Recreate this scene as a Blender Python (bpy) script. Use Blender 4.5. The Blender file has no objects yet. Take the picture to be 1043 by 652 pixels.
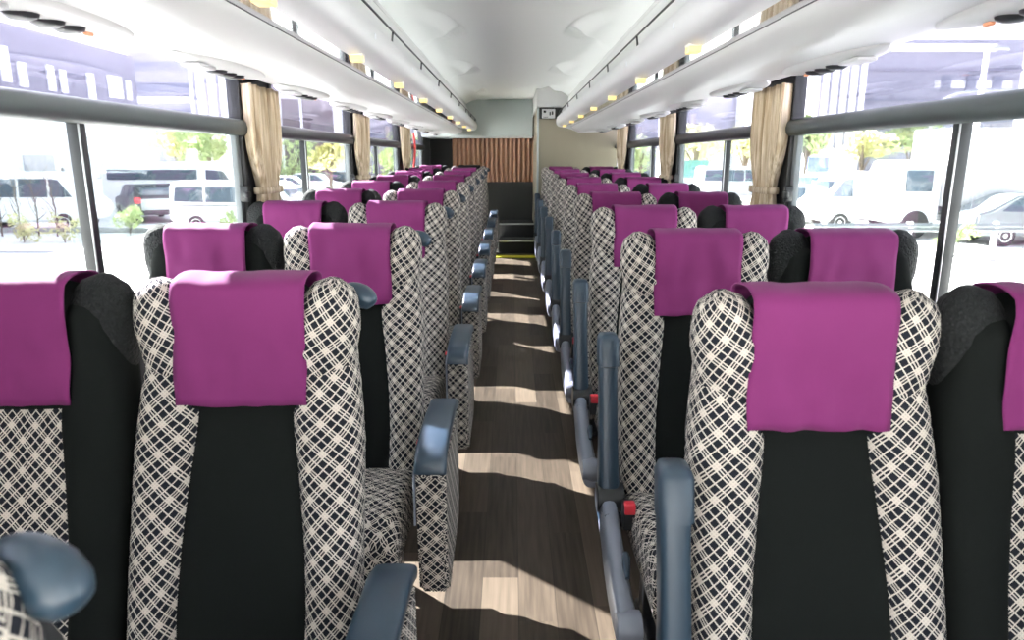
import bpy, bmesh, math, random
from mathutils import Vector, Matrix, noise
random.seed(7)
PI = math.pi
C = bpy.context.scene.collection
ROLLZ = 1.35                      # eye height above the cabin floor
GROUND = -1.15                    # street level below the cabin floor


def rise(y):                      # the aisle climbs slightly towards the rear
    return .018 * (y - 1.2)


# ------------------------------------------------------------------ helpers
class MB:
    def __init__(s):
        s.v = []; s.f = []; s.uv = []

    def add(s, vs, fs, uvs=None):
        o = len(s.v)
        s.v += [tuple(v) for v in vs]
        for i, f in enumerate(fs):
            s.f.append([o + k for k in f])
            s.uv.append(uvs[i] if uvs else None)
        return s

    def box(s, x0, x1, y0, y1, z0, z1, bev=0, seg=2, mat=None):
        bm = bmesh.new()
        r = bmesh.ops.create_cube(bm, size=1)
        for v in bm.verts:
            v.co = Vector((x0 + (v.co.x + .5) * (x1 - x0), y0 + (v.co.y + .5) * (y1 - y0), z0 + (v.co.z + .5) * (z1 - z0)))
        if bev:
            bmesh.ops.bevel(bm, geom=bm.edges[:], offset=bev, segments=seg, affect='EDGES', profile=.5)
        if mat:
            bmesh.ops.transform(bm, matrix=mat, verts=bm.verts)
        s.bm(bm); return s

    def bm(s, bm):
        bm.verts.ensure_lookup_table(); bm.verts.index_update()
        s.add([v.co.copy() for v in bm.verts], [[v.index for v in f.verts] for f in bm.faces])
        bm.free()

    def loft(s, rings, cap=True, closed=True, u0=0.0):
        """rings of equal length; uv in metres along ring and along the loft"""
        n = len(rings[0]); m = len(rings)
        vs = [Vector(p) for r in rings for p in r]
        vl = [0.0]
        for j in range(1, m):
            d = sum(((Vector(rings[j][i]) - Vector(rings[j - 1][i])).length for i in range(n))) / n
            vl.append(vl[-1] + d)
        mid = rings[m // 2]
        ul = [u0]
        for i in range(n):
            ul.append(ul[-1] + (Vector(mid[(i + 1) % n]) - Vector(mid[i])).length)
        fs = []; uv = []
        for j in range(m - 1):
            for i in range(n if closed else n - 1):
                k = (i + 1) % n
                fs.append([j * n + i, j * n + k, (j + 1) * n + k, (j + 1) * n + i])
                uv.append([(ul[i], vl[j]), (ul[i + 1], vl[j]), (ul[i + 1], vl[j + 1]), (ul[i], vl[j + 1])])
        if cap and closed:
            fs.append(list(range(n))[::-1]); uv.append(None)
            fs.append([(m - 1) * n + i for i in range(n)]); uv.append(None)
        return s.add(vs, fs, uv)

    def tube(s, path, rad, n=12):
        path = [Vector(p) for p in path]
        rings = []
        up = Vector((0, 0, 1))
        for i, p in enumerate(path):
            t = (path[min(i + 1, len(path) - 1)] - path[max(i - 1, 0)]).normalized()
            a = t.cross(up)
            if a.length < .1: a = t.cross(Vector((0, 1, 0)))
            a.normalize(); b = t.cross(a).normalized()
            if rings:
                if a.dot(pa) < 0: a = -a; b = -b
            pa = a
            r = rad[i] if isinstance(rad, (list, tuple)) else rad
            rings.append([p + (a * math.cos(2 * PI * k / n) + b * math.sin(2 * PI * k / n)) * r for k in range(n)])
        return s.loft(rings)

    def prism(s, prof, y0, y1, axis='y'):
        """closed profile in (x, z) pushed along y (or (y, z) pushed along x)"""
        if axis == 'y':
            r = [[(p[0], y, p[1]) for p in prof] for y in (y0, y1)]
        else:
            r = [[(x, p[0], p[1]) for p in prof] for x in (y0, y1)]
        return s.loft(r)

    def build(s, name, mat, parent=None, smooth=40, loc=None, solid=0, sub=0):
        me = bpy.data.meshes.new(name)
        me.from_pydata(s.v, [], s.f)
        uvl = me.uv_layers.new(name='UVMap')
        for p in me.polygons:
            u = s.uv[p.index]
            for k, li in enumerate(p.loop_indices):
                if u: uvl.data[li].uv = u[k]
                else:
                    c = me.vertices[me.loops[li].vertex_index].co
                    nn = p.normal
                    if abs(nn.x) > abs(nn.y) and abs(nn.x) > abs(nn.z): uvl.data[li].uv = (c.y, c.z)
                    elif abs(nn.y) > abs(nn.z): uvl.data[li].uv = (c.x, c.z)
                    else: uvl.data[li].uv = (c.x, c.y)
        bm = bmesh.new(); bm.from_mesh(me)
        bmesh.ops.remove_doubles(bm, verts=bm.verts, dist=1e-5)
        bmesh.ops.recalc_face_normals(bm, faces=bm.faces)
        bm.to_mesh(me); bm.free()
        me.materials.append(mat)
        if smooth:
            me.shade_smooth(); me.set_sharp_from_angle(angle=math.radians(smooth))
        o = bpy.data.objects.new(name, me); C.objects.link(o)
        if parent: o.parent = parent
        if loc: o.location = loc
        if solid:
            m = o.modifiers.new('solid', 'SOLIDIFY'); m.thickness = solid; m.offset = 0
        if sub:
            m = o.modifiers.new('sub', 'SUBSURF'); m.levels = sub; m.render_levels = sub
        return o


def smooth_path(path, rad, n=5):
    P_ = [Vector(p) for p in path]; out = []; rr = []
    for i in range(len(P_) - 1):
        a, b, c, d = P_[max(0, i - 1)], P_[i], P_[i + 1], P_[min(len(P_) - 1, i + 2)]
        for k in range(n):
            t = k / n
            out.append(.5 * ((2 * b) + (c - a) * t + (2 * a - 5 * b + 4 * c - d) * t * t + (3 * b - a - 3 * c + d) * t ** 3))
            rr.append(rad[i] + (rad[i + 1] - rad[i]) * t)
    out.append(P_[-1]); rr.append(rad[-1])
    return out, rr


def tag(o, label=None, cat=None, group=None, kind=None):
    if label: o['label'] = label
    if cat: o['category'] = cat
    if group: o['group'] = group
    if kind: o['kind'] = kind
    return o


def empty(name, loc=(0, 0, 0), rz=0, label=None, cat=None, group=None, kind=None):
    o = bpy.data.objects.new(name, None); C.objects.link(o)
    o.location = loc; o.rotation_euler = (0, 0, rz); o.empty_display_size = .1
    return tag(o, label, cat, group, kind)


def copy_tree(o, parent=None):
    c = o.copy(); C.objects.link(c)
    if parent: c.parent = parent
    for ch in list(o.children): copy_tree(ch, c)
    return c


def sup(cx, cy, a, b, z, n=24, e=2.6, tilt=0):
    out = []
    for i in range(n):
        t = 2 * PI * i / n
        c, s_ = math.cos(t), math.sin(t)
        x = a * math.copysign(abs(c) ** (2 / e), c); y = b * math.copysign(abs(s_) ** (2 / e), s_)
        out.append((cx + x, cy + y, z + tilt * x))
    return out


def lerp(tab, t):
    if t <= tab[0][0]: return tab[0][1]
    for (a, b), (c, d) in zip(tab, tab[1:]):
        if t <= c:
            k = (t - a) / (c - a); k = k * k * (3 - 2 * k) if False else k
            return b + (d - b) * k
    return tab[-1][1]


# ---------------------------------------------------------------- materials
def new_mat(name):
    m = bpy.data.materials.new(name); m.use_nodes = True
    nt = m.node_tree; b = nt.nodes['Principled BSDF']
    return m, nt, b


def N(nt, t, **kw):
    n = nt.nodes.new(t)
    for k, v in kw.items():
        if k in n.inputs: n.inputs[k].default_value = v
        else: setattr(n, k, v)
    return n


def M(nt, op, a, b=None, c=None):
    n = nt.nodes.new('ShaderNodeMath'); n.operation = op
    for i, x in enumerate((a, b, c)):
        if x is None: continue
        if isinstance(x, (int, float)): n.inputs[i].default_value = x
        else: nt.links.new(x, n.inputs[i])
    return n.outputs[0]


def plain(name, col, rough=.6, metal=0, spec=.5, bump=0, bscale=200, var=0, vscale=8, sheen=0):
    m, nt, b = new_mat(name)
    b.inputs['Base Color'].default_value = (*col, 1)
    b.inputs['Roughness'].default_value = rough
    b.inputs['Metallic'].default_value = metal
    b.inputs['Specular IOR Level'].default_value = spec
    if sheen: b.inputs['Sheen Weight'].default_value = sheen
    tc = N(nt, 'ShaderNodeTexCoord')
    if var:
        nz = N(nt, 'ShaderNodeTexNoise', Scale=vscale, Detail=4.0)
        nt.links.new(tc.outputs['Object'], nz.inputs['Vector'])
        mx = N(nt, 'ShaderNodeMix', data_type='RGBA')
        nt.links.new(nz.outputs[0], mx.inputs[0])
        mx.inputs[6].default_value = (*[c * (1 - var) for c in col], 1)
        mx.inputs[7].default_value = (*[min(1, c * (1 + var)) for c in col], 1)
        nt.links.new(mx.outputs[2], b.inputs['Base Color'])
    if bump:
        nz = N(nt, 'ShaderNodeTexNoise', Scale=bscale, Detail=3.0)
        nt.links.new(tc.outputs['Object'], nz.inputs['Vector'])
        bp = N(nt, 'ShaderNodeBump', Strength=bump, Distance=.002)
        nt.links.new(nz.outputs[0], bp.inputs['Height'])
        nt.links.new(bp.outputs[0], b.inputs['Normal'])
    return m


def lattice(name, warp=0.0, period=.0415, base=(.010, .012, .018), cream=(.64, .585, .515)):
    """black cloth woven with a diagonal lattice of cream threads and cream diamonds"""
    m, nt, b = new_mat(name)
    uv = N(nt, 'ShaderNodeUVMap', uv_map='UVMap')
    src = uv.outputs[0]
    nz = N(nt, 'ShaderNodeTexNoise', Scale=26.0, Detail=2.0)
    nt.links.new(src, nz.inputs['Vector'])
    sub = N(nt, 'ShaderNodeVectorMath', operation='SUBTRACT'); nt.links.new(nz.outputs['Color'], sub.inputs[0]); sub.inputs[1].default_value = (.5, .5, .5)
    sc = N(nt, 'ShaderNodeVectorMath', operation='SCALE'); nt.links.new(sub.outputs[0], sc.inputs[0]); sc.inputs['Scale'].default_value = .004 + warp
    ad = N(nt, 'ShaderNodeVectorMath', operation='ADD'); nt.links.new(src, ad.inputs[0]); nt.links.new(sc.outputs[0], ad.inputs[1])
    sp = N(nt, 'ShaderNodeSeparateXYZ'); nt.links.new(ad.outputs[0], sp.inputs[0])
    k = 1 / (period * math.sqrt(2))
    fa = M(nt, 'FRACT', M(nt, 'ADD', M(nt, 'MULTIPLY', M(nt, 'ADD', sp.outputs[0], sp.outputs[1]), k), 50.0))
    fb = M(nt, 'FRACT', M(nt, 'ADD', M(nt, 'MULTIPLY', M(nt, 'SUBTRACT', sp.outputs[0], sp.outputs[1]), k), 50.0))

    def lines(f):
        o = None
        for p in (.0, .365, .73, .865, 1.0):
            d = M(nt, 'LESS_THAN', M(nt, 'ABSOLUTE', M(nt, 'SUBTRACT', f, p)), .027)
            o = d if o is None else M(nt, 'MAXIMUM', o, d)
        return o

    la, lb = lines(fa), lines(fb)
    sq = M(nt, 'MULTIPLY', M(nt, 'GREATER_THAN', fa, .73), M(nt, 'GREATER_THAN', fb, .73))
    sqs = M(nt, 'MULTIPLY', sq, .8)
    mk = M(nt, 'MAXIMUM', M(nt, 'MAXIMUM', la, lb), sqs)
    mx = N(nt, 'ShaderNodeMix', data_type='RGBA'); nt.links.new(mk, mx.inputs[0])
    mx.inputs[6].default_value = (*base, 1); mx.inputs[7].default_value = (*cream, 1)
    nt.links.new(mx.outputs[2], b.inputs['Base Color'])
    b.inputs['Roughness'].default_value = .85; b.inputs['Specular IOR Level'].default_value = .2
    bp = N(nt, 'ShaderNodeBump', Strength=.5, Distance=.0012); nt.links.new(mk, bp.inputs['Height'])
    nt.links.new(bp.outputs[0], b.inputs['Normal'])
    return m


def glass(name, col, refl=.05):
    m = bpy.data.materials.new(name); m.use_nodes = True; nt = m.node_tree
    nt.nodes.clear()
    out = N(nt, 'ShaderNodeOutputMaterial')
    tr = N(nt, 'ShaderNodeBsdfTransparent'); tr.inputs[0].default_value = (*col, 1)
    gl = N(nt, 'ShaderNodeBsdfGlossy'); gl.inputs['Roughness'].default_value = .02
    fr = N(nt, 'ShaderNodeFresnel', IOR=1.4)
    mx = N(nt, 'ShaderNodeMixShader')
    nt.links.new(M(nt, 'MULTIPLY', fr.outputs[0], .6), mx.inputs[0])
    nt.links.new(tr.outputs[0], mx.inputs[1]); nt.links.new(gl.outputs[0], mx.inputs[2])
    nt.links.new(mx.outputs[0], out.inputs[0])
    return m


MT = dict(
    white=plain('white_moulding', (.60, .605, .60), .38, spec=.5),
    ceil=plain('ceiling_panel', (.93, .95, .935), .5, bump=.05, bscale=400),
    duct=plain('pale_plastic', (.56, .56, .57), .32),
    mirror=plain('polished_trim', (.82, .83, .84), .06, metal=.9),
    grey=plain('grey_plastic', (.042, .054, .054), .42),
    steel=plain('brushed_steel', (.6, .62, .63), .3, metal=1),
    blackp=plain('black_plastic', (.012, .014, .016), .4),
    frame=plain('black_frame', (.016, .018, .02), .45),
    blue=plain('slate_blue_plastic', (.020, .040, .062), .36, bump=.05, bscale=600),
    blue2=plain('light_slate_plastic', (.19, .21, .26), .35),
    red=plain('red_button', (.62, .03, .05), .4),
    black=plain('black_cloth', (.0075, .0090, .0085), .95, spec=.12, bump=.25, bscale=900),
    pucker=None,
    shell=plain('seat_back_plastic', (.012, .013, .014), .6),
    cabinet=plain('olive_grey_panel', (.26, .235, .17), .45, var=.08, vscale=2),
    darkwall=plain('dark_panel', (.018, .02, .018), .6),
    valance=plain('blue_grey_moulding', (.42, .47, .47), .5),
    pleat=plain('brown_pleated_cloth', (.48, .29, .20), .8, var=.15, vscale=12),
    curtain=None,
    lamp=None,
    yellow=plain('yellow_edge', (.62, .60, .02), .5),
    stepm=plain('black_step', (.015, .016, .016), .7),
    sill=plain('lower_wall', (.07, .075, .08), .6),
    clear=glass('clear_glass', (.93, .95, .96)),
    tint=glass('tinted_glass', (.84, .83, .90)),
    asphalt=plain('pale_concrete_ground', (.68, .67, .64), .9, var=.08, vscale=.4),
    kerb=plain('kerb_stone', (.30, .31, .31), .9),
    vwhite=plain('white_paint', (.75, .76, .77), .3),
    vblack=plain('black_paint', (.03, .034, .04), .25),
    vsilver=plain('silver_paint', (.34, .36, .37), .3),
    vglass=plain('dark_vehicle_glass', (.05, .075, .10), .12),
    rubber=plain('tyre_rubber', (.03, .03, .03), .8),
    rail=plain('galvanised_rail', (.17, .19, .20), .5),
    leafg=plain('green_leaves', (.30, .38, .17), .7, var=.4, vscale=3),
    leafy=plain('yellow_leaves', (.52, .52, .26), .7, var=.3, vscale=3),
    bark=plain('bark', (.10, .08, .06), .9),
    hedge=plain('blue_grey_wall', (.13, .17, .20), .8, var=.3, vscale=3),
    purple=plain('lilac_grey_facade', (.125, .125, .175), .7, var=.10, vscale=.6),
    facade=plain('grey_facade', (.18, .185, .23), .8, var=.05, vscale=.5),
    facade2=plain('pale_facade', (.42, .43, .46), .8),
    panelw=plain('white_cladding', (.70, .72, .76), .6),
    wing=plain('window_grey', (.10, .11, .16), .4),
    brownf=plain('brown_grey_facade', (.12, .10, .12), .8),
    bluesign=plain('blue_sign', (.12, .17, .45), .6),
    teal=plain('teal_fence', (.08, .22, .20), .7),
    banner=plain('red_cloth', (.62, .05, .05), .7),
    orange=plain('orange_marking', (.6, .25, .14), .6),
    ink=plain('black_ink', (.01, .01, .01), .6),
)


def make_pucker():
    m, nt, b = new_mat('quilted_black_cloth')
    b.inputs['Base Color'].default_value = (.0095, .011, .0115, 1); b.inputs['Roughness'].default_value = .8
    b.inputs['Specular IOR Level'].default_value = .3
    uv = N(nt, 'ShaderNodeUVMap', uv_map='UVMap')
    v = N(nt, 'ShaderNodeTexVoronoi', Scale=150.0); nt.links.new(uv.outputs[0], v.inputs['Vector'])
    bp = N(nt, 'ShaderNodeBump', Strength=.8, Distance=.004); nt.links.new(v.outputs[0], bp.inputs['Height'])
    nt.links.new(bp.outputs[0], b.inputs['Normal'])
    return m


def make_cover_mat():
    m, nt, b = new_mat('magenta_head_cloth')
    tc = N(nt, 'ShaderNodeTexCoord')
    nz = N(nt, 'ShaderNodeTexNoise', Scale=5.0, Detail=2.0); nt.links.new(tc.outputs['Object'], nz.inputs['Vector'])
    mx = N(nt, 'ShaderNodeMix', data_type='RGBA'); nt.links.new(nz.outputs[0], mx.inputs[0])
    mx.inputs[6].default_value = (.135, .017, .092, 1); mx.inputs[7].default_value = (.19, .028, .132, 1)
    nt.links.new(mx.outputs[2], b.inputs['Base Color'])
    b.inputs['Roughness'].default_value = .75; b.inputs['Sheen Weight'].default_value = .05
    b.inputs['Specular IOR Level'].default_value = .15
    wv = N(nt, 'ShaderNodeTexNoise', Scale=700.0); nt.links.new(tc.outputs['Object'], wv.inputs['Vector'])
    bp = N(nt, 'ShaderNodeBump', Strength=.12, Distance=.001); nt.links.new(wv.outputs[0], bp.inputs['Height'])
    nt.links.new(bp.outputs[0], b.inputs['Normal'])
    return m


def make_curtain_mat():
    m, nt, b = new_mat('beige_curtain_cloth')
    tc = N(nt, 'ShaderNodeTexCoord')
    mp = N(nt, 'ShaderNodeMapping'); mp.inputs['Scale'].default_value = (60, 60, 3)
    nt.links.new(tc.outputs['Object'], mp.inputs[0])
    nz = N(nt, 'ShaderNodeTexNoise', Scale=1.0, Detail=5.0); nt.links.new(mp.outputs[0], nz.inputs['Vector'])
    cr = N(nt, 'ShaderNodeValToRGB'); nt.links.new(nz.outputs[0], cr.inputs[0])
    cr.color_ramp.elements[0].position = .35; cr.color_ramp.elements[0].color = (.36, .27, .17, 1)
    cr.color_ramp.elements[1].position = .65; cr.color_ramp.elements[1].color = (.72, .62, .47, 1)
    nt.links.new(cr.outputs[0], b.inputs['Base Color'])
    b.inputs['Roughness'].default_value = .85; b.inputs['Specular IOR Level'].default_value = .2
    b.inputs['Transmission Weight'].default_value = 0
    return m


def make_lamp_mat():
    m, nt, b = new_mat('lit_amber_lens')
    b.inputs['Base Color'].default_value = (.75, .52, .16, 1)
    b.inputs['Emission Color'].default_value = (1.0, .80, .38, 1)
    b.inputs['Emission Strength'].default_value = .42
    return m


def make_floor_mat():
    m, nt, b = new_mat('dark_wood_plank_vinyl')
    tc = N(nt, 'ShaderNodeTexCoord')
    sp = N(nt, 'ShaderNodeSeparateXYZ'); nt.links.new(tc.outputs['Object'], sp.inputs[0])
    w = .115
    col = M(nt, 'FLOOR', M(nt, 'DIVIDE', sp.outputs[0], w))
    off = M(nt, 'MULTIPLY', M(nt, 'FRACT', M(nt, 'MULTIPLY', col, .377)), 1.1)
    row = M(nt, 'FLOOR', M(nt, 'DIVIDE', M(nt, 'ADD', sp.outputs[1], off), .9))
    cb = N(nt, 'ShaderNodeCombineXYZ'); nt.links.new(col, cb.inputs[0]); nt.links.new(row, cb.inputs[1])
    wn = N(nt, 'ShaderNodeTexWhiteNoise', noise_dimensions='3D'); nt.links.new(cb.outputs[0], wn.inputs['Vector'])
    mp = N(nt, 'ShaderNodeMapping'); mp.inputs['Scale'].default_value = (70, 3.5, 1); nt.links.new(tc.outputs['Object'], mp.inputs[0])
    ad = N(nt, 'ShaderNodeVectorMath', operation='ADD'); nt.links.new(mp.outputs[0], ad.inputs[0])
    s2 = N(nt, 'ShaderNodeVectorMath', operation='SCALE'); nt.links.new(cb.outputs[0], s2.inputs[0]); s2.inputs['Scale'].default_value = 7.3
    nt.links.new(s2.outputs[0], ad.inputs[1])
    nz = N(nt, 'ShaderNodeTexNoise', Scale=1.0, Detail=5.0); nt.links.new(ad.outputs[0], nz.inputs['Vector'])
    mixv = M(nt, 'ADD', M(nt, 'MULTIPLY', nz.outputs[0], .55), M(nt, 'MULTIPLY', wn.outputs[0], .45))
    cr = N(nt, 'ShaderNodeValToRGB'); nt.links.new(mixv, cr.inputs[0])
    cr.color_ramp.elements[0].position = .22; cr.color_ramp.elements[0].color = (.020, .014, .010, 1)
    cr.color_ramp.elements[1].position = .80; cr.color_ramp.elements[1].color = (.105, .080, .060, 1)
    e = M(nt, 'ABSOLUTE', M(nt, 'SUBTRACT', M(nt, 'FRACT', M(nt, 'DIVIDE', sp.outputs[0], w)), .5))
    seam = M(nt, 'GREATER_THAN', e, .49)
    mx = N(nt, 'ShaderNodeMix', data_type='RGBA'); nt.links.new(M(nt, 'MULTIPLY', seam, .6), mx.inputs[0])
    nt.links.new(cr.outputs[0], mx.inputs[6]); mx.inputs[7].default_value = (.01, .008, .006, 1)
    nt.links.new(mx.outputs[2], b.inputs['Base Color'])
    b.inputs['Roughness'].default_value = .45; b.inputs['Specular IOR Level'].default_value = .2
    return m


MT['pucker'] = make_pucker()
MT['curtain'] = make_curtain_mat()
MT['lamp'] = make_lamp_mat()
MT['cover'] = make_cover_mat()
MT['floor'] = make_floor_mat()
MT['pat'] = lattice('lattice_cloth')
MT['patw'] = lattice('gathered_lattice_cloth', warp=.022)

# -------------------------------------------------------------------- seats
# local frame: x across, -y is the way the seat faces, z up, y = 0 at the front of the head cloth
TOP = 1.135


def yfront(z):                       # reclined front plane of the backrest
    if z > .98: return .0 + (z - .98) * .10
    return -(.98 - z) * .31


def bolster(sx, mat, parent):
    """side cushion of the backrest, running from the seat to the shoulder"""
    xo = [(.36, .222), (.55, .226), (.80, .225), (.90, .216), (.98, .205), (1.04, .192), (1.085, .170)]
    xi = [(.36, .128), (.50, .132), (.62, .126), (.75, .112), (.85, .098), (.95, .10), (1.085, .11)]
    rings = []
    zs = [.34, .345, .36] + [.36 + .0363 * k for k in range(1, 20)] + [1.072, 1.083, 1.087]
    for z in zs:
        k = 1.0
        if z < .36: k = .55 if z < .343 else .85
        if z > 1.06: k = {1.072: .85, 1.083: .6, 1.087: .3}.get(z, .95)
        a0, a1 = lerp(xi, z) - .012, lerp(xo, z)
        cx, a = (a0 + a1) / 2, (a1 - a0) / 2 * k
        b = .066 * k
        cy = yfront(z) + .045
        ring = sup(cx, cy, a, b, z, 28, 2.7)
        rings.append([(sx * p[0], p[1], p[2]) for p in ring])
    return MB().loft(rings).build('side_bolster', mat, parent, 60)


def wing(sx, mat, parent, soft=False):
    """plump lobe beside the head"""
    rings = []
    nz = 16
    R = Matrix.Rotation(math.radians(11), 4, 'Y')
    for j in range(nz + 1):
        t = -1 + 2 * j / nz
        t = max(-.995, min(.995, t))
        s_ = (1 - abs(t) ** 2.6) ** (1 / 2.4)
        ring = []
        for p in sup(0, 0, (.070 if soft else .062) * s_ + .001, (.050 if soft else .060) * s_ + .001, t * (.150 if soft else .130), 26, 2.3):
            q = R @ Vector(p)
            q = Vector((q.x, q.y, q.z))
            w = 1 + .012 * math.sin(14 * q.z * 6 + 3 * q.x * 30)
            ring.append((sx * ((.146 if soft else .151) + q.x * w), (.046 if soft else .026) + q.y * w, (.985 if soft else 1.0) + q.z))
        rings.append(ring)
    return MB().loft(rings).build('head_wing', mat, parent, 70)


def centre_panel(mat, parent, pm=None):
    rings = []
    hw = [(.34, .135), (.50, .138), (.62, .132), (.75, .118), (.85, .104), (.92, .104)]
    for k in range(22):
        z = .34 + (.93 - .34) * k / 21
        a = lerp(hw, z) + .012
        ring = sup(0, yfront(z) + .050, a, .052, z, 32, 5)
        # gentle hollow across the middle
        ring = [(p[0], p[1] + (.010 * (1 - (p[0] / a) ** 2) if p[1] < yfront(z) + .04 else 0), p[2]) for p in ring]
        rings.append(ring)
    o = MB().loft(rings).build('backrest', mat, parent, 60)
    return o


def head_pad(mat, parent):
    rings = []
    for k in range(15):
        t = k / 14
        z = .88 + (TOP - .012 - .88) * t
        s_ = 1 if t < .7 else math.sqrt(max(.02, 1 - ((t - .7) / .3) ** 2.4))
        rings.append(sup(0, yfront(z) + .045, .126 * (.4 + .6 * s_) if t > .7 else .126, .058 * s_ + .002, z, 30, 4))
    return MB().loft(rings).build('head_pad', mat, parent, 60)


def cover_mesh(seed):
    rnd = random.Random(seed)
    W = .1275
    path = []
    # up the back, over the top and down the front
    for k in range(7): path.append((.108 - .004 * k / 6, 1.00 + .105 * k / 6))
    for k in range(9):
        a = PI * k / 8
        path.append((.044 + .064 * math.cos(a), 1.108 + .027 * math.sin(a) ** .8 if 0 < k < 8 else 1.108))
    for k in range(1, 15):
        z = 1.108 - (1.108 - .889) * k / 14
        path.append((yfront(z) - .035 + .017 * k / 14 - .004 * math.sin(k / 14 * PI), z))
    nx = 22
    vs = []; fs = []; uv = []
    sx_, sy_ = rnd.uniform(0, 50), rnd.uniform(0, 50)
    skew = rnd.uniform(-.006, .006)
    for j, (y, z) in enumerate(path):
        for i in range(nx + 1):
            s_ = -1 + 2 * i / nx
            front = max(0, (j - 13) / (len(path) - 14))
            x = s_ * (W - .001 * math.sin(j * .7)) + skew * front
            w = noise.noise(Vector((s_ * 1.7 + sx_, z * 11 + sy_, 0))) * .015 * (.25 + front)
            w += noise.noise(Vector((s_ * 1.2 + z * 14 + sx_, s_ * 3 - z * 9, 3 + sy_))) * .010 * (.2 + front)
            edge = abs(s_) ** 6 * .002
            yy = y - (w * .8 + .004 if j > 13 else 0) + edge * (1 if j > 13 else 0)
            zz = z + (.0035 * noise.noise(Vector((s_ * 2.5 + sx_, 7, sy_))) if 6 < j < 16 else 0)
            if j == len(path) - 1: zz += .003 * noise.noise(Vector((s_ * 3, sx_, 1)))
            vs.append((x, yy, zz)); uv.append((x, z))
    for j in range(len(path) - 1):
        for i in range(nx):
            a = j * (nx + 1) + i
            fs.append([a, a + 1, a + nx + 2, a + nx + 1])
    g = MB(); g.add(vs, fs)
    return g


def cushion(matc, mate, parent):
    """seat cushion with raised thigh rolls"""
    o = None
    rings = []
    for k in range(17):
        t = k / 16
        y = -.150 - .485 * t
        z1 = .385 + .05 * math.sin(min(1, t * 1.15) * PI * .62)
        if t > .85: z1 -= .05 * ((t - .85) / .15) ** 2
        if t < .06: z1 -= .02
        z0 = .27 + .01 * t
        ring = []
        n = 36
        for i in range(n):
            a = 2 * PI * i / n
            c, s_ = math.cos(a), math.sin(a)
            x = .222 * math.copysign(abs(c) ** .45, c)
            zz = (z0 + z1) / 2 + (z1 - z0) / 2 * math.copysign(abs(s_) ** .45, s_)
            if s_ > 0: zz += .016 * min(1, (abs(x) / .19) ** 4) - .004
            w = noise.noise(Vector((x * 22, y * 26, zz * 20))) * .005
            ring.append((x, y + (w if k in (0, 16) else 0), zz + w))
        rings.append(ring)
    o = MB().loft(rings).build('seat_cushion', matc, parent, 60)
    return o


def back_shell(parent):
    rings = []
    for k in range(16):
        t = k / 15
        z = .33 + (1.10 - .33) * t
        s_ = 1 if t < .85 else math.sqrt(max(.02, 1 - ((t - .85) / .15) ** 2))
        a = lerp([(.33, .205), (.85, .212), (1.0, .19), (1.10, .15)], z) * (.5 + .5 * s_)
        rings.append(sup(0, yfront(z) + .100, a, .035 * s_ + .003, z, 30, 3.5))
    o = MB().loft(rings).build('back_shell', MT['shell'], parent, 60)
    g = MB().box(-.16, .16, yfront(.55) + .125, yfront(.55) + .150, .48, .70, .008)
    g.build('magazine_pocket', MT['black'], o)
    return o


def base(parent):
    g = MB()
    g.box(-.20, .20, -.60, -.12, .235, .285, .01)
    g.build('seat_frame', MT['blackp'], parent)
    for sx in (-1, 1):
        g = MB()
        g.box(sx * .15 - .02, sx * .15 + .02, -.56, -.16, 0, .025, .006)
        g.box(sx * .15 - .015, sx * .15 + .015, -.50, -.44, .02, .24, .004)
        g.box(sx * .15 - .015, sx * .15 + .015, -.26, -.20, .02, .24, .004)
        g.build('leg', MT['blackp'], parent)


def arm_upholstered(parent, x0=.262, x1=.345):
    """box arm: cloth-covered panel with a slate-blue cap rounded over at the front"""
    xc = (x0 + x1) / 2; hw = (x1 - x0) / 2
    # panel outline in (y, z)
    prof = [(-.16, .585), (-.16, .28), (-.20, .225), (-.53, .195), (-.570, .22), (-.582, .40), (-.578, .56), (-.545, .590)]
    bm = bmesh.new()
    L = [bm.verts.new((x0 + .003, p[0], p[1])) for p in prof]; Rr = [bm.verts.new((x1 - .003, p[0], p[1])) for p in prof]
    bm.faces.new(L); bm.faces.new(Rr[::-1])
    for i in range(len(prof)):
        k = (i + 1) % len(prof); bm.faces.new([L[k], L[i], Rr[i], Rr[k]])
    bmesh.ops.recalc_face_normals(bm, faces=bm.faces)
    bmesh.ops.bevel(bm, geom=bm.edges[:], offset=.010, segments=3, affect='EDGES')
    g = MB(); g.bm(bm)
    a = g.build('armrest', MT['pat'], parent, 50)
    cap = [(-.15, .600, .028), (-.20, .618, .028), (-.33, .624, .026), (-.46, .622, .026), (-.530, .613, .027), (-.565, .598, .027), (-.584, .578, .024), (-.588, .564, .016)]
    rings = []
    pts = [Vector((0, c[0], c[1])) for c in cap]
    for i, c in enumerate(cap):
        t = (pts[min(i + 1, 7)] - pts[max(0, i - 1)]).normalized()
        nrm = Vector((0, t.z, -t.y))
        if nrm.z < 0 and i < 4: nrm = -nrm
        if i >= 4 and nrm.y > 0: nrm = -nrm
        ring = []
        m = 20
        for q in range(m):
            an = 2 * PI * q / m
            cc, ss = math.cos(an), math.sin(an)
            xx = hw * math.copysign(abs(cc) ** .4, cc); dd = c[2] * math.copysign(abs(ss) ** .55, ss) * .6
            ring.append(Vector((xc + xx, c[0], c[1])) + nrm * (dd - .006))
        rings.append(ring)
    MB().loft(rings).build('armrest_cap', MT['blue'], a, 50)
    MB().tube([(x0 - .001, y, z) for y, z in ((-.18, .590), (-.52, .590), (-.574, .56), (-.582, .42))], .003, 8).build('piping', MT['blue2'], a)
    b = MB().box(x0 - .035, x0 - .008, -.30, -.235, .42, .52, .006).build('belt_buckle', MT['blackp'], parent)
    MB().box(x0 - .033, x0 - .010, -.298, -.270, .515, .528, .003).build('release_button', MT['red'], b)


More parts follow.
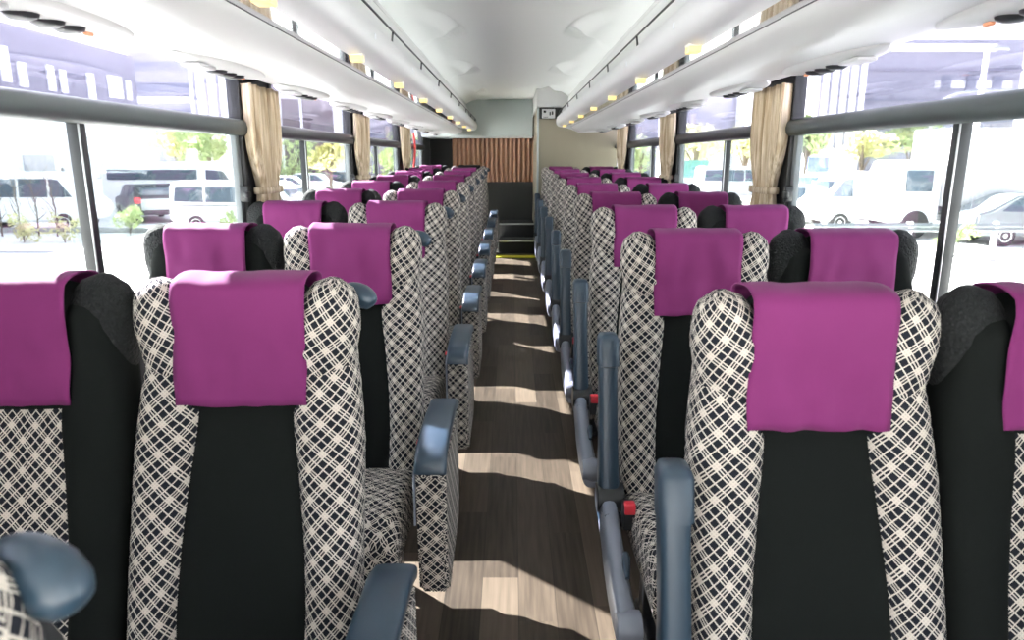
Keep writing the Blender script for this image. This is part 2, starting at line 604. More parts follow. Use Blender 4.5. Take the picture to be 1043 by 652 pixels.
def arm_raised(parent):
    """plastic arm folded up against the backrest, above a long side shield with lever and buckle"""
    x0, x1 = -.298, -.238
    rings = []
    prof = [(.355, .022, .020), (.375, .028, .030), (.43, .030, .036), (.60, .027, .032), (.75, .027, .030), (.825, .029, .033), (.855, .028, .030), (.868, .022, .022), (.873, .010, .012)]
    for z, a, b in prof:
        rings.append(sup((x0 + x1) / 2, -.085 - (.87 - z) * .24, a, b, .37 + (z - .37) * .94, 24, 4))
    a = MB().loft(rings).build('armrest', MT['blue'], parent, 50)
    rings = [sup((x0 + x1) / 2, -.092 - (.87 - z) * .24, q, w, .37 + (z - .37) * .94, 24, 4) for z, q, w in ((.782, .0275, .030), (.785, .031, .036), (.86, .031, .036), (.874, .025, .028), (.878, .012, .012))]
    MB().loft(rings).build('armrest_cap', MT['blue'], a, 50)
    rings = [[(x, -.205 + .042 * math.cos(t), .385 + .042 * math.sin(t)) for t in [2 * PI * k / 24 for k in range(24)]] for x in (x0 - .004, x1 + .012)]
    MB().loft(rings).build('pivot', MT['blackp'], a, 40)
    # side shield: runs forward and down from the pivot
    pts = [(-.13, .33, .050), (-.20, .335, .062), (-.30, .325, .066), (-.38, .300, .070), (-.46, .275, .068), (-.54, .250, .060), (-.60, .235, .050), (-.63, .225, .030)]
    rings = []
    for i, (y, z, h) in enumerate(pts):
        ring = []
        bow = -.012 * math.sin(i / 7 * PI)
        for q in range(20):
            an = 2 * PI * q / 20
            cc, ss = math.cos(an), math.sin(an)
            ring.append((-.264 + bow + .026 * math.copysign(abs(cc) ** .6, cc), y, z + h * math.copysign(abs(ss) ** .7, ss)))
        rings.append(ring)
    s_ = MB().loft(rings).build('side_shield', MT['blue2'], parent, 60)
    rings = []
    for y, z, h in ((-.17, .345, .035), (-.18, .345, .045), (-.31, .338, .050), (-.33, .330, .04)):
        rings.append([(-.275 + .022 * math.copysign(abs(math.cos(q * PI / 10)) ** .6, math.cos(q * PI / 10)), y, z + h * math.copysign(abs(math.sin(q * PI / 10)) ** .6, math.sin(q * PI / 10))) for q in range(20)])
    MB().loft(rings).build('shield_cap', MT['blue'], s_, 50)
    rings = []
    for y, z, h in ((-.365, .315, .03), (-.38, .312, .040), (-.52, .268, .042), (-.535, .262, .03)):
        rings.append([(-.277 + .022 * math.copysign(abs(math.cos(q * PI / 10)) ** .6, math.cos(q * PI / 10)), y, z + h * math.copysign(abs(math.sin(q * PI / 10)) ** .6, math.sin(q * PI / 10))) for q in range(20)])
    MB().loft(rings).build('lever_plate', MT['blue'], s_, 50)
    MB().tube([(-.255, -.43, .325), (-.255, -.45, .350), (-.258, -.475, .358), (-.262, -.50, .352), (-.264, -.535, .338)], [.008, .009, .010, .010, .006], 10).build('recline_lever', MT['blue'], s_)
    rings = [[(x, -.60 + r * math.cos(t), .248 + r * math.sin(t)) for t in [2 * PI * k / 24 for k in range(24)]] for x, r in ((-.300, .020), (-.297, .034), (-.262, .044), (-.240, .040))]
    MB().loft(rings).build('end_knob', MT['blue2'], s_, 60)
    b = MB().box(-.246, -.212, -.345, -.30, .355, .432, .007).build('belt_buckle', MT['blackp'], parent)
    MB().box(-.244, -.214, -.349, -.322, .405, .437, .004).build('release_button', MT['red'], b)
    MB().tube([(-.230, -.31, .37), (-.228, -.27, .33), (-.225, -.23, .30)], .006, 8).build('buckle_stalk', MT['blackp'], b)


def grab_handle(parent):
    path = [(.158, .118, .90), (.159, .112, .98), (.162, .104, 1.045), (.173, .094, 1.078), (.195, .082, 1.087), (.216, .072, 1.083), (.230, .066, 1.074), (.238, .063, 1.067), (.241, .062, 1.064)]
    rad = [.011, .013, .015, .018, .0215, .0235, .0215, .015, .003]
    pp, rr = smooth_path(path, rad)
    o = MB().tube(pp, rr, 24).build('grab_handle', MT['blue'], parent, 80)
    return o


def make_seat(kind):
    names = {'la': 'coach_seat', 'ra': 'coach_seat', 'w': 'coach_seat'}
    root = empty(names[kind])
    side = MT['pat'] if kind != 'w' else MT['black']
    centre = MT['black'] if kind != 'w' else MT['pat']
    centre_panel(centre, root)
    for sx in (-1, 1):
        bolster(sx, side, root)
        wing(sx, MT['pat'] if kind != 'w' else MT['pucker'], root, kind == 'w')
    head_pad(MT['black'], root)
    cushion(MT['patw'], None, root)
    back_shell(root); base(root)
    c = cover_g[0].build('headrest_cover', MT['cover'], root, 0, solid=.003)
    c.data.shade_smooth()
    if kind == 'la': arm_upholstered(root); grab_handle(root)
    if kind == 'ra': arm_raised(root)
    return root


cover_g = [cover_mesh(s) for s in range(5)]
cover_me = []
for g in cover_g:
    o = g.build('headrest_cover', MT['cover'], None, 0); o.data.shade_smooth()
    cover_me.append(o.data); bpy.data.objects.remove(o)

ORD = ['nearest', 'second', 'third', 'fourth', 'fifth', 'sixth', 'seventh', 'eighth', 'ninth', 'tenth']
P = .92
LY = [.355, 1.32, 2.20, 3.10, 3.95, 4.85, 5.75, 6.65, 7.55, 8.45]
RY = [1.20, 2.05, 2.88, 3.70, 4.53, 5.38, 6.23, 7.08, 7.93]
LAMPS_L = [.41 + P * k for k in range(10)]
LAMPS_R = [.29 + P * k for k in range(9)]
first = {}


def put_seat(kind, x, y, label, group, i):
    if kind not in first:
        o = make_seat(kind); first[kind] = o
    else:
        o = copy_tree(first[kind])
    o.location = (x, y, rise(y) - (.010 if y > .5 else .0)); o.rotation_euler = (0, 0, 0)
    tag(o, label, 'seat', group)
    for ch in o.children:
        if ch.name.startswith('headrest_cover'): ch.data = cover_me[(i * 3 + (0 if x < 0 else 2)) % 5]
    return o


for k, y in enumerate(LY):
    lab = 'aisle seat with boxy cloth-covered armrest and purple head cloth, %s from the camera' % ORD[k]
    if k == 0: lab = 'seat cut off at the lower left corner, only its blurred grab handle and shoulder showing'
    if k == 9: lab = 'last aisle seat before the rear steps, its head cloth almost black'
    if k == 1: lab = 'nearest fully seen lattice-sided aisle seat with boxy armrest, pink-purple cloth lit along its top'
    s = put_seat('la', {0: -.557, 1: -.543}.get(k, -.530), y, lab, 'aisle seats with cloth-covered armrests', k)
    if k == 9:
        for ch in s.children:
            if ch.name.startswith('headrest_cover'):
                ch.data = ch.data.copy(); ch.data.materials[0] = MT['black']
    if k:
        lab = 'black-sided window seat with lattice centre by the left-hand windows, %s from the camera' % ORD[k - 1]
        put_seat('w', -1.000 if k == 1 else -.984, y, lab, 'black-sided window seats on the left', k)
for k, y in enumerate(RY):
    put_seat('ra', .527, y, 'aisle seat with a plastic armrest folded up and lattice sides, %s from the camera' % ORD[k], 'aisle seats with raised plastic armrests', k)
    put_seat('w', .980, y, 'black-sided window seat with lattice centre by the right-hand windows, %s from the camera' % ORD[k], 'black-sided window seats on the right', k)

# ----------------------------------------------------------------- the shell
S = dict(kind='structure')
Y0, Y1 = -2.6, 10.45
g = MB(); ny = 26
for j in range(ny):
    a = Y0 + (9.0 - Y0) * j / ny; b = Y0 + (9.0 - Y0) * (j + 1) / ny
    g.add([(-1.22, a, rise(a)), (1.22, a, rise(a)), (1.22, b, rise(b)), (-1.22, b, rise(b)), (-1.22, a, rise(a) - .06), (1.22, a, rise(a) - .06), (1.22, b, rise(b) - .06), (-1.22, b, rise(b) - .06)],
          [[0, 1, 2, 3], [7, 6, 5, 4], [0, 3, 7, 4], [1, 5, 6, 2]])
tag(g.build('floor', MT['floor'], None, 0), 'dark wood-plank vinyl floor of the aisle with slanting bands of sun', 'floor', None, 'structure')

pillars = [(-2.6, -1.5), (-1.5 + .6 * 0, -1.45), (.92, 1.42), (3.08, 3.58), (5.22, 5.75), (7.42, 7.98), (9.55, 10.45)]
pill = [(-2.6, -2.3), (-.35, .0), (.92, 1.42), (3.19, 3.56), (5.33, 5.73), (7.52, 7.96), (9.55, 10.45)]
XW = 1.215
ZS, ZB0, ZB1, ZT = .72, 1.445, 1.505, 1.78
for sx, nm in ((-1, 'left'), (1, 'right')):
    g = MB()
    g.box(min(sx * XW, sx * 1.27), max(sx * XW, sx * 1.27), Y0, Y1, -.08, ZS)            # below the sill
    g.box(min(sx * XW, sx * 1.27), max(sx * XW, sx * 1.27), Y0, Y1, ZT, 2.16)            # above the windows
    for a, b in pill:
        g.box(min(sx * XW, sx * 1.27), max(sx * XW, sx * 1.27), a, b, ZS, ZT)
    tag(g.build('wall_' + nm, MT['sill'], None, 30), 'bus side wall and window pillars on the %s side' % nm, 'wall', None, 'structure')

wn = 0
mull = {3: [2.0], 4: [4.15], 5: [6.35], 6: [8.75], 1: [], 2: [.45]}
for sx in (-1, 1):
    for i in range(len(pill) - 1):
        a, b = pill[i][1], pill[i + 1][0]
        if i == 0: continue
        wn += 1
        side = 'left' if sx < 0 else 'right'
        which = {1: 'beside the camera', 2: 'with the wide view of parked vehicles, nearest the camera', 3: 'between the first and second curtains', 4: 'between the second and third curtains', 5: 'beyond the third curtain'}[i]
        r = empty('window_%d' % wn, (sx * XW, (a + b) / 2, ZS), 0, 'two-tier bus window %s on the %s' % (which, side), 'window', None, 'structure')
        h = (b - a) / 2
        X = lambda v0, v1: (min(sx * v0, sx * v1), max(sx * v0, sx * v1))
        # panes
        x0, x1 = X(.022, .028)
        MB().box(x0, x1, -h, h, .0, ZB0 - ZS + .02).build('lower_pane', MT['clear'], r, 0)
        MB().box(x0, x1, -h, h, ZB1 - ZS - .02, ZT - ZS).build('upper_pane', MT['tint'], r, 0)
        # protruding rounded grey bar between the tiers
        prof = [(.03, -.002), (-.012, -.006), (-.030, .006), (-.036, .028), (-.030, .052), (-.012, .064), (.03, .064)]
        g = MB(); g.prism([(sx * p[0], ZB0 - ZS + p[1]) for p in prof], -h - .03, h + .03)
        g.build('cross_bar', MT['grey'] if i == 2 else MT['frame'], r, 50)
        g = MB()
        x0, x1 = X(-.012, .03)
        g.box(x0, x1, -h, -h + .035, 0, ZT - ZS, .004); g.box(x0, x1, h - .035, h, 0, ZT - ZS, .004)
        g.box(x0, x1, -h, h, -.0, .035, .004)
        g.build('window_frame', MT['frame'], r, 40)
        for my in mull.get(i + 1, []):
            x0, x1 = X(-.002, .03); c = my - (a + b) / 2
            m_ = MB().box(x0, x1, c - .022, c + .018, 0.03, ZB0 - ZS, .003).build('mullion', MT['frame'], r, 40)
            x0, x1 = X(-.005, .0)
            MB().box(x0, x1, c - .022, c - .015, .03, ZB0 - ZS, .003).build('metal_strip', MT['steel'], m_, 40)
        x0, x1 = X(-.030, .01)
        l = MB().box(x0, x1, h - .075, h - .045, .435, .505, .008).build('latch', MT['blackp'], r, 40)
        x0, x1 = X(-.038, -.02)
        MB().box(x0, x1, h - .105, h - .05, .455, .48, .006).build('latch_tab', MT['blackp'], l, 40)
        x0, x1 = X(.004, .03)
        MB().box(x0, x1, h - .075, h - .035, .03, ZB0 - ZS, .004).build('inner_rail', MT['rail'], r, 40)

# ceiling: a raised centre panel with scalloped edges
nx, ny = 88, 460
vs = []; fs = []
YE = 10.0


def scal(y):
    t = ((y - .9) / 1.98) % 1.0
    if t < .86:
        q = t / .86
        return .56 - .22 * (q ** 1.6 if q < 1 else 1)
    q = (t - .86) / .14
    return .34 + .22 * (q * q * (3 - 2 * q))


def sm(a, b, x):
    t = max(0, min(1, (x - a) / (b - a))); return t * t * (3 - 2 * t)


for j in range(ny + 1):
    y = Y0 + (YE - Y0) * j / ny
    b = scal(y)
    for i in range(nx + 1):
        x = -.66 + 1.32 * i / nx
        ax = abs(x)
        z = 2.115 - .012 * (ax / .5) ** 2
        z -= .020 * sm(b - .03, b + .10, ax)
        # a hollow curling round each tip
        t = ((y - .9) / 1.98) % 1.0
        t2 = t if t > .4 else t + 1
        dy = (t2 - .90) * 1.98
        ctr = .335 + (2.8 * dy * dy if dy > 0 else .22 * dy * dy)
        fade = sm(-.95, -.15, dy) * (1 - sm(.12, .30, dy))
        z += .045 * fade * sm(ctr - .030, ctr + .012, ax) * (1 - sm(ctr + .015, ctr + .13, ax))
        z -= .06 * sm(.50, .66, ax) ** 1.5
        vs.append((x, y, z))
for j in range(ny):
    for i in range(nx):
        a = j * (nx + 1) + i
        fs.append([a, a + 1, a + nx + 2, a + nx + 1])
g = MB(); g.add(vs, fs)
c = g.build('ceiling', MT['ceil'], None, 0); c.data.shade_smooth()
tag(c, 'pale ceiling with a raised centre panel edged by scallops', 'ceiling', None, 'structure')
m = c.modifiers.new('solid', 'SOLIDIFY'); m.thickness = .01; m.offset = 1
g = MB().box(-1.27, 1.27, Y0, Y1, 2.17, 2.22)
tag(g.build('ceiling_roof', MT['white'], None, 0), 'outer roof skin above the luggage racks', 'roof', None, 'structure')
g = MB().box(-1.27, 1.27, Y1, Y1 + .05, -.1, 2.2)
tag(g.build('wall_rear', MT['darkwall'], None, 0), 'dark rear wall of the bus behind the pleated curtain', 'wall', None, 'structure')
g = MB().box(-1.27, 1.27, Y0 - .05, Y0, -.1, .35)
g.box(-1.27, 1.27, Y0 - .05, Y0, 2.12, 2.2)
tag(g.build('wall_front', MT['sill'], None, 0), 'front wall of the bus behind the camera', 'wall', None, 'structure')

# luggage racks
EY = ROLLZ
for sx, yend, nm in ((-1, 9.75, 'left'), (1, 8.22, 'right')):
    ya = Y0
    L = yend - ya
    r = empty('luggage_rack', (0, ya, 0), 0, {'left': 'long white luggage rack over the left-hand windows with rail and amber lamps', 'right': 'long white luggage rack over the right-hand windows, ending at the olive cabin'}[nm], 'luggage rack')

    def sec(pts, name, mat, par=r, sm_=35, y0=0, y1=L):
        gg = MB(); gg.prism([(sx * p[0], EY + p[1]) for p in pts], y0, y1)
        return gg.build(name, mat, par, sm_)
    # shelf and lip
    sec([(.515, .452), (.500, .450), (.489, .430), (.486, .400), (.492, .370), (.510, .350), (.545, .340), (.576, .338), (.576, .352), (.56, .356), (.535, .366), (.520, .39), (.516, .43)], 'shelf_lip', MT['duct'])
    sec([(.576, .338), (.652, .338), (.652, .350), (.576, .350)], 'mirror_strip', MT['mirror'])
    sec([(.652, .350), (.656, .334), (.668, .318), (.70, .298), (.755, .282), (.80, .284), (.806, .290), (.95, .290), (1.08, .312), (1.16, .335), (1.214, .365), (1.214, .40), (.70, .40)], 'duct', MT['white'])
    # panel brought forward behind the rail to brighten the rack, and upper fascia
    sec([(.62, .66), (.64, .655), (.655, .67), (.64, .76), (.62, .76)], 'fascia', MT['white'])
    sec([(.516, .44), (.545, .455), (.585, .52), (.618, .655), (.635, .655), (.60, .515), (.56, .44), (.53, .41)], 'brightening_panel', MT['white'])
    sec([(.652, .337), (.658, .337), (.658, .350), (.652, .350)], 'black_seam', MT['blackp'])
    # end cap
    prof = [(.515, .452), (.492, .445), (.480, .40), (.488, .360), (.51, .338), (.60, .325), (.66, .305), (.755, .270), (.95, .278), (1.08, .30), (1.21, .355), (1.21, .66), (.62, .66)]
    gg = MB(); gg.prism([(sx * p[0], EY + p[1]) for p in prof], L, L + .02)
    gg.build('end_cap', MT['white'], r, 30)
    # rail with posts
    path = [(sx * .502, y, EY + .494) for y in (0.2, L * .5, L - .25)] + [(sx * .502, L - .12, EY + .475), (sx * .502, L - .06, EY + .45)]
    rl = MB().tube(path, .0042, 10).build('rail', MT['blackp'], r)
    y = 1.0 + (.1 if sx > 0 else 0)
    while y < L - .3:
        MB().tube([(sx * .502, y, EY + .492), (sx * .507, y, EY + .445)], .004, 8).build('post', MT['blackp'], rl)
        y += P
    # amber lamps and small white lights, one over every row
    rows = LAMPS_L if sx < 0 else LAMPS_R
    for yy in rows:
        yl = yy - ya + (1.20 if sx < 0 else 1.12)
        if yl > L - .1: continue
        lp = MB().box(sx * .553 - .021, sx * .553 + .021, yl - .026, yl + .026, EY + .318, EY + .345, .004).build('reading_lamp', MT['lamp'], r, 40)
        MB().box(sx * .553 - .023, sx * .553 + .023, yl - .028, yl + .028, EY + .338, EY + .350, .002).build('lamp_frame', MT['white'], lp, 40)
        MB().box(sx * .489 - .004, sx * .489 + .004, yl - .012, yl + .012, EY + .392, EY + .410, .001).build('marker', MT['panelw'], r, 40)
    # service units under the duct
    for yy in rows:
        yl = yy - ya + .17
        if yl > L - .4: continue
        rings = []
        for k in range(13):
            t = -1 + 2 * k / 12
            w = max(.02, (1 - abs(t) ** 2.2) ** .7)
            rings.append([(sx * (.975 + .085 * w * math.cos(q * PI / 9)), yl + .36 * t, EY + .290 - .020 * w * max(-.35, math.sin(q * PI / 9))) for q in range(18)])
        u = MB().loft(rings).build('service_unit', MT['white'], r, 60)
        for dy in (-.05, .03, .10):
            rr = [[(sx * .975 + q_ * math.cos(t), yl + dy + q_ * math.sin(t), EY + z) for t in [2 * PI * k / 16 for k in range(16)]] for q_, z in ((.034, .274), (.031, .266), (.020, .261), (.006, .260))]
            MB().loft(rr).build('air_nozzle', MT['blackp'], u, 60)
        MB().box(sx * .975 - .030, sx * .975 + .030, yl - .24, yl - .12, EY + .263, EY + .275, .005).build('light_lens', MT['duct'], u, 60)
        MB().box(sx * .975 - .006, sx * .975 + .006, yl + .16, yl + .185, EY + .266, EY + .276, .002).build('orange_mark', MT['orange'], u, 60)

# curtains on the pillars
for sx in (-1, 1):
    for k, (a, b) in enumerate(pill[3:6]):
        w = b - a + .06
        rings = []; nzv = 30; n = 70
        top, bot = 1.66, .93
        for j in range(nzv + 1):
            z = bot + (top - bot) * j / nzv
            pin = 1 - .38 * math.exp(-((z - 1.20) / .13) ** 2)
            ring = []
            for i in range(n + 1):
                t = i / n
                yy = (t - .5) * w * pin
                xx = .022 * math.sin(t * PI * 13 + .5 * math.sin(z * 5 + k)) * pin + .009 * math.sin(t * 29 + k * 2 + z)
                ring.append((-sx * xx, yy, z))
            rings.append(ring)
        g = MB(); g.loft(rings, cap=False, closed=False)
        side = 'left' if sx < 0 else 'right'
        cu = g.build('curtain', MT['curtain'], None, 0, loc=(sx * (XW - .045), (a + b) / 2 - .03, 0), solid=.004)
        cu.data.shade_smooth()
        tag(cu, 'beige gathered curtain on the %s window pillar, %s from the camera' % (side, ['nearest', 'second', 'third'][k]), 'curtain', 'beige curtains on the window pillars')
        tb = MB()
        ww = w * .62
        rings = [[(-sx * .036 * s1, -ww / 2 * 1.0 + 0, 0)] for s1 in (0,)]
        loop = []
        for q in range(24):
            t = 2 * PI * q / 24
            loop.append((.034 * math.copysign(abs(math.cos(t)) ** .6, math.cos(t)), (ww / 2 + .01) * math.copysign(abs(math.sin(t)) ** .6, math.sin(t))))
        tb.loft([[(p[0] * 1.0, p[1], 1.185) for p in loop], [(p[0] * 1.05, p[1] * 1.02, 1.20) for p in loop], [(p[0], p[1], 1.215) for p in loop]], cap=False)
        tb.build('tieback', MT['curtain'], cu, 60, solid=.003)

# ------------------------------------------------------------------ the rear
g = MB().box(.28, 1.21, 8.36, 10.4, 0, EY + .553)
cab = tag(g.build('wall_cabin', MT['cabinet'], None, 30), 'olive-grey cabin wall closing off the right rear corner', 'wall', None, 'structure')
g = MB().box(.262, 1.21, 8.33, 10.4, EY + .556, 2.14, .01)
tag(g.build('trim_1', MT['white'], None, 30), 'white cap above the olive cabin', 'trim', None, 'structure')
g = MB().box(.268, .292, 8.335, 8.36, .1, EY + .553, .006)
tag(g.build('trim_2', MT['valance'], None, 30), 'pale edge strip on the corner of the olive cabin', 'trim', None, 'structure')
g = MB().box(.295, .75, 8.345, 8.362, EY + .43, EY + .552, .002)
tag(g.build('trim_3', MT['darkwall'], None, 30), 'dark band along the top of the olive cabin', 'trim', None, 'structure')
r = empty('notice_plate', (.40, 8.345, EY + .485), 0, 'small white plate with black marks at the top of the olive cabin', 'sign')
MB().box(-.075, .075, -.016, -.001, -.052, .052, .005).build('plate', MT['white'], r, 40)
MB().box(-.058, -.028, -.020, -.014, .010, .036, .004).build('black_dot', MT['ink'], r, 40)
MB().box(.010, .026, -.020, -.014, -.018, .020, .004).build('black_mark', MT['ink'], r, 40)
MB().box(.036, .054, -.020, -.014, -.012, .026, .004).build('black_mark', MT['ink'], r, 40)
MB().box(-.062, -.005, -.018, -.014, -.040, -.034, .001).build('thin_line', MT['ink'], r, 40)
# floor end, steps, platform
zf = rise(9.0)
r = empty('rear_steps', (.05, 8.9, zf), 0, 'black steps with silver edges climbing to the rear platform', 'steps')
for k, (y0, y1, z0, z1) in enumerate(((.02, .42, 0, .165), (.42, 1.0, 0, .345))):
    s_ = MB().box(-.24, .225, y0, y1, z0, z1, .004).build('step', MT['stepm'], r, 40)
    MB().box(-.24, .225, y0 - .006, y0 + .02, z1 - .016, z1 + .004, .003).build('nosing', MT['steel'], s_, 40)
g = MB().box(-.26, .27, 8.55, 8.72, rise(8.6) - .02, rise(8.65) + .012, .003)
tag(g.build('floor_edge', MT['yellow'], None, 30), 'yellow-green safety strip across the end of the aisle', 'floor strip', None, 'structure')
g = MB().box(-1.2, -.25, 9.35, 10.3, 0, .50); g.box(-.24, .27, 9.91, 10.0, 0, EY - .34)
tag(g.build('wall_platform', MT['darkwall'], None, 30), 'raised black platform and partition behind the last seats', 'partition', None, 'structure')
# pleated curtain across the back
rings = []
n = 34 * 8
for z in (EY - .345, EY - .34, EY - .1, EY + .15, EY + .28):
    ring = []
    for i in range(n + 1):
        t = i / n
        x = -.86 + 1.16 * t
        ring.append((x, .030 * math.copysign(abs(math.sin(t * PI * 36)) ** .8, math.sin(t * PI * 36)), z))
    rings.append(ring)
cu = MB().loft(rings, cap=False, closed=False).build('pleated_curtain', MT['pleat'], None, 0, loc=(0, 10.10, 0), solid=.004)
cu.data.shade_smooth()
tag(cu, 'brown pleated curtain hung across the back of the bus', 'curtain')
MB().box(-.90, .30, -.012, .012, EY + .268, EY + .29, .003).build('curtain_track', MT['blackp'], cu)
# valance: curved blue-grey bulkhead under the ceiling end
rings = []
for i in range(41):
    x = -1.2 + 1.46 * i / 40
    drop = .225 + .0 * x
    top = 2.13
    k = sm(-.75, -.35, x)
    yf = 9.35 + .45 * k
    rings.append([(x, yf + .12, top), (x, yf, EY + .60 - .06 * (1 - k)), (x, yf - .05, EY + .40), (x, yf - .02, EY + .275), (x, yf + .06, EY + .255), (x, 10.4, EY + .255), (x, 10.4, top)])
tag(MB().loft(rings).build('trim_4', MT['valance'], None, 50), 'curved blue-grey header moulding above the pleated curtain', 'trim', None, 'structure')
# red banner beside the last left window
g = MB()
rings = []
for k in range(9):
    t = k / 8; z = 1.62 - .42 * t; w = .035 + .02 * math.sin(t * PI)
    rings.append([(-1.16 + .012 * math.sin(t * 4), 8.30 - w, z), (-1.145 + .012 * math.sin(t * 4), 8.30, z), (-1.16 + .012 * math.sin(t * 4), 8.30 + w, z), (-1.168 + .012 * math.sin(t * 4), 8.30, z)])
g.loft(rings)
tag(g.build('banner', MT['banner'], None, 50), 'narrow red cloth strip hanging beside the farthest left window', 'banner')

# ------------------------------------------------------------------ outdoors
g = MB()
g.add([(-70, -30, GROUND), (70, -30, GROUND), (70, 90, GROUND), (-70, 90, GROUND), (-70, -30, GROUND - .2), (70, -30, GROUND - .2), (70, 90, GROUND - .2), (-70, 90, GROUND - .2)],
      [[0, 1, 2, 3], [7, 6, 5, 4], [0, 4, 5, 1], [1, 5, 6, 2], [2, 6, 7, 3], [3, 7, 4, 0]])
tag(g.build('ground', MT['asphalt'], None, 0), 'sunlit pale paving around the bus', 'ground', None, 'structure')


def prism_bevel(prof, w0, w1f, bev):
    """vehicle body: side outline (l, h), half width w0, shrinking by w1f above the belt"""
    bm = bmesh.new()
    hmax = max(p[1] for p in prof); belt = hmax * .5
    A = []; B = []
    for l, h in prof:
        w = w0 * (1 - w1f * max(0, (h - belt) / (hmax - belt)))
        A.append(bm.verts.new((l, -w, h))); B.append(bm.verts.new((l, w, h)))
    bm.faces.new(A); bm.faces.new(B[::-1])
    for i in range(len(prof)):
        k = (i + 1) % len(prof); bm.faces.new([A[k], A[i], B[i], B[k]])
    bmesh.ops.recalc_face_normals(bm, faces=bm.faces)
    bmesh.ops.bevel(bm, geom=bm.edges[:], offset=bev, segments=3, affect='EDGES')
    g = MB(); g.bm(bm); return g


def vehicle(name, label, cat, loc, rz, prof, w, mat, wins, wheels, wr=.32, w1f=.12, lamps=(), extra=None, group=None):
    r = empty(name, (loc[0], loc[1], GROUND), rz, label, cat, group)
    hmax = max(p[1] for p in prof); belt = hmax * .5
    prism_bevel(prof, w, w1f, .06).build('body', mat, r, 40)
    for q in wins:
        for sy in (-1, 1):
            inn = []; out = []
            for l, h in q:
                ww = w * (1 - w1f * max(0, (h - belt) / (hmax - belt)))
                inn.append((l, sy * (ww - .02), h)); out.append((l, sy * (ww + .012), h))
            MB().loft([inn, out]).build('side_window', MT['vglass'], r, 30)
    for l in wheels:
        for sy in (-1, 1):
            rings = [[(l + q_ * math.cos(t), sy * y, wr + q_ * math.sin(t)) for t in [2 * PI * k / 28 for k in range(28)]] for q_, y in ((wr * .92, w - .20), (wr, w - .17), (wr, w - .02), (wr * .9, w + .012), (wr * .62, w + .012))]
            wh = MB().loft(rings).build('wheel', MT['rubber'], r, 40)
            rings = [[(l + q_ * math.cos(t), sy * y, wr + q_ * math.sin(t)) for t in [2 * PI * k / 20 for k in range(20)]] for q_, y in ((wr * .60, w - .02), (wr * .60, w + .016), (wr * .3, w + .004), (wr * .12, w + .02))]
            MB().loft(rings).build('hub', MT['steel'], wh, 40)
    for nm, x0, x1, y0, y1, z0, z1, mm in lamps:
        MB().box(x0, x1, y0, y1, z0, z1, min(.02, (x1 - x0) * .3, (z1 - z0) * .3)).build(nm, mm, r, 40)
    return r


def at(px, d, h=None):     # column of the picture at a distance -> ground position
    return ((px - 521.5) * d / 708 - .02, d / .9736 - .3)


van = [(-2.3, .35), (2.15, .35), (2.35, .55), (2.38, .95), (2.15, 1.10), (1.55, 1.90), (1.30, 2.0), (-2.2, 2.0), (-2.34, 1.85), (-2.38, .6)]
vanw = [[(1.15, 1.18), (1.85, 1.18), (1.42, 1.75), (1.15, 1.78)], [(.15, 1.18), (1.05, 1.18), (1.05, 1.78), (.15, 1.78)], [(-1.0, 1.18), (.05, 1.18), (.05, 1.78), (-1.0, 1.78)], [(-2.15, 1.20), (-1.1, 1.18), (-1.1, 1.78), (-2.1, 1.76)]]
mini = [(-3.3, .4), (3.1, .4), (3.35, .6), (3.35, 1.1), (3.15, 1.25), (2.55, 2.3), (2.2, 2.52), (-3.1, 2.52), (-3.3, 2.35)]
miniw = [[(-3.0, 1.62), (1.15, 1.62), (1.15, 2.12), (-3.0, 2.12)], [(1.55, 1.62), (2.62, 1.62), (2.35, 2.05), (1.55, 2.12)]]
car = [(-2.1, .3), (2.05, .3), (2.2, .45), (2.18, .80), (1.25, .95), (.55, 1.42), (-.9, 1.46), (-1.75, 1.02), (-2.15, .92), (-2.2, .5)]
carw = [[(.15, .98), (1.0, .98), (.5, 1.34), (.15, 1.36)], [(-.75, .98), (.05, .98), (.05, 1.36), (-.75, 1.38)], [(-1.45, 1.0), (-.85, .98), (-.85, 1.36), (-.95, 1.36)]]
suv = [(-2.2, .38), (2.1, .38), (2.28, .6), (2.25, 1.05), (1.15, 1.16), (.55, 1.70), (-1.9, 1.78), (-2.12, 1.5), (-2.28, 1.05)]
suvw = [[(.1, 1.18), (.98, 1.18), (.5, 1.6), (.1, 1.64)], [(-.95, 1.18), (0, 1.18), (0, 1.64), (-.95, 1.66)], [(-1.95, 1.2), (-1.05, 1.18), (-1.05, 1.66), (-1.85, 1.66)]]
LT = [('tail_lamp', -2.34, -2.22, .62, .86, .95, 1.2, MT['red']), ('tail_lamp', -2.34, -2.22, -.86, -.62, .95, 1.2, MT['red'])]
x, y = at(249, 24.5); vw = vehicle('van', 'white passenger van parked on the left, its side windows level with the seat tops', 'van', (x, y), math.radians(-6), van, .85, MT['vwhite'], vanw, (-1.4, 1.5), lamps=[('headlamp', 2.28, 2.36, -.75, -.5, .72, .92, MT['vsilver']), ('headlamp', 2.28, 2.36, .5, .75, .72, .92, MT['vsilver']), ('side_stripe', -2.0, 1.9, -.875, -.86, 1.02, 1.06, MT['rail']), ('windscreen', 1.60, 1.95, -.7, .7, 1.3, 1.7, MT['vglass'])])
vw.scale = (1, 1, .84)
x, y = at(186, 33); vm = vehicle('minibus', 'tall white minibus with a row of small windows behind the dark car', 'minibus', (x, y), 0, mini, 1.0, MT['vwhite'], miniw, (-2.0, 2.2), .38)
vm.scale = (1, 1, .91)
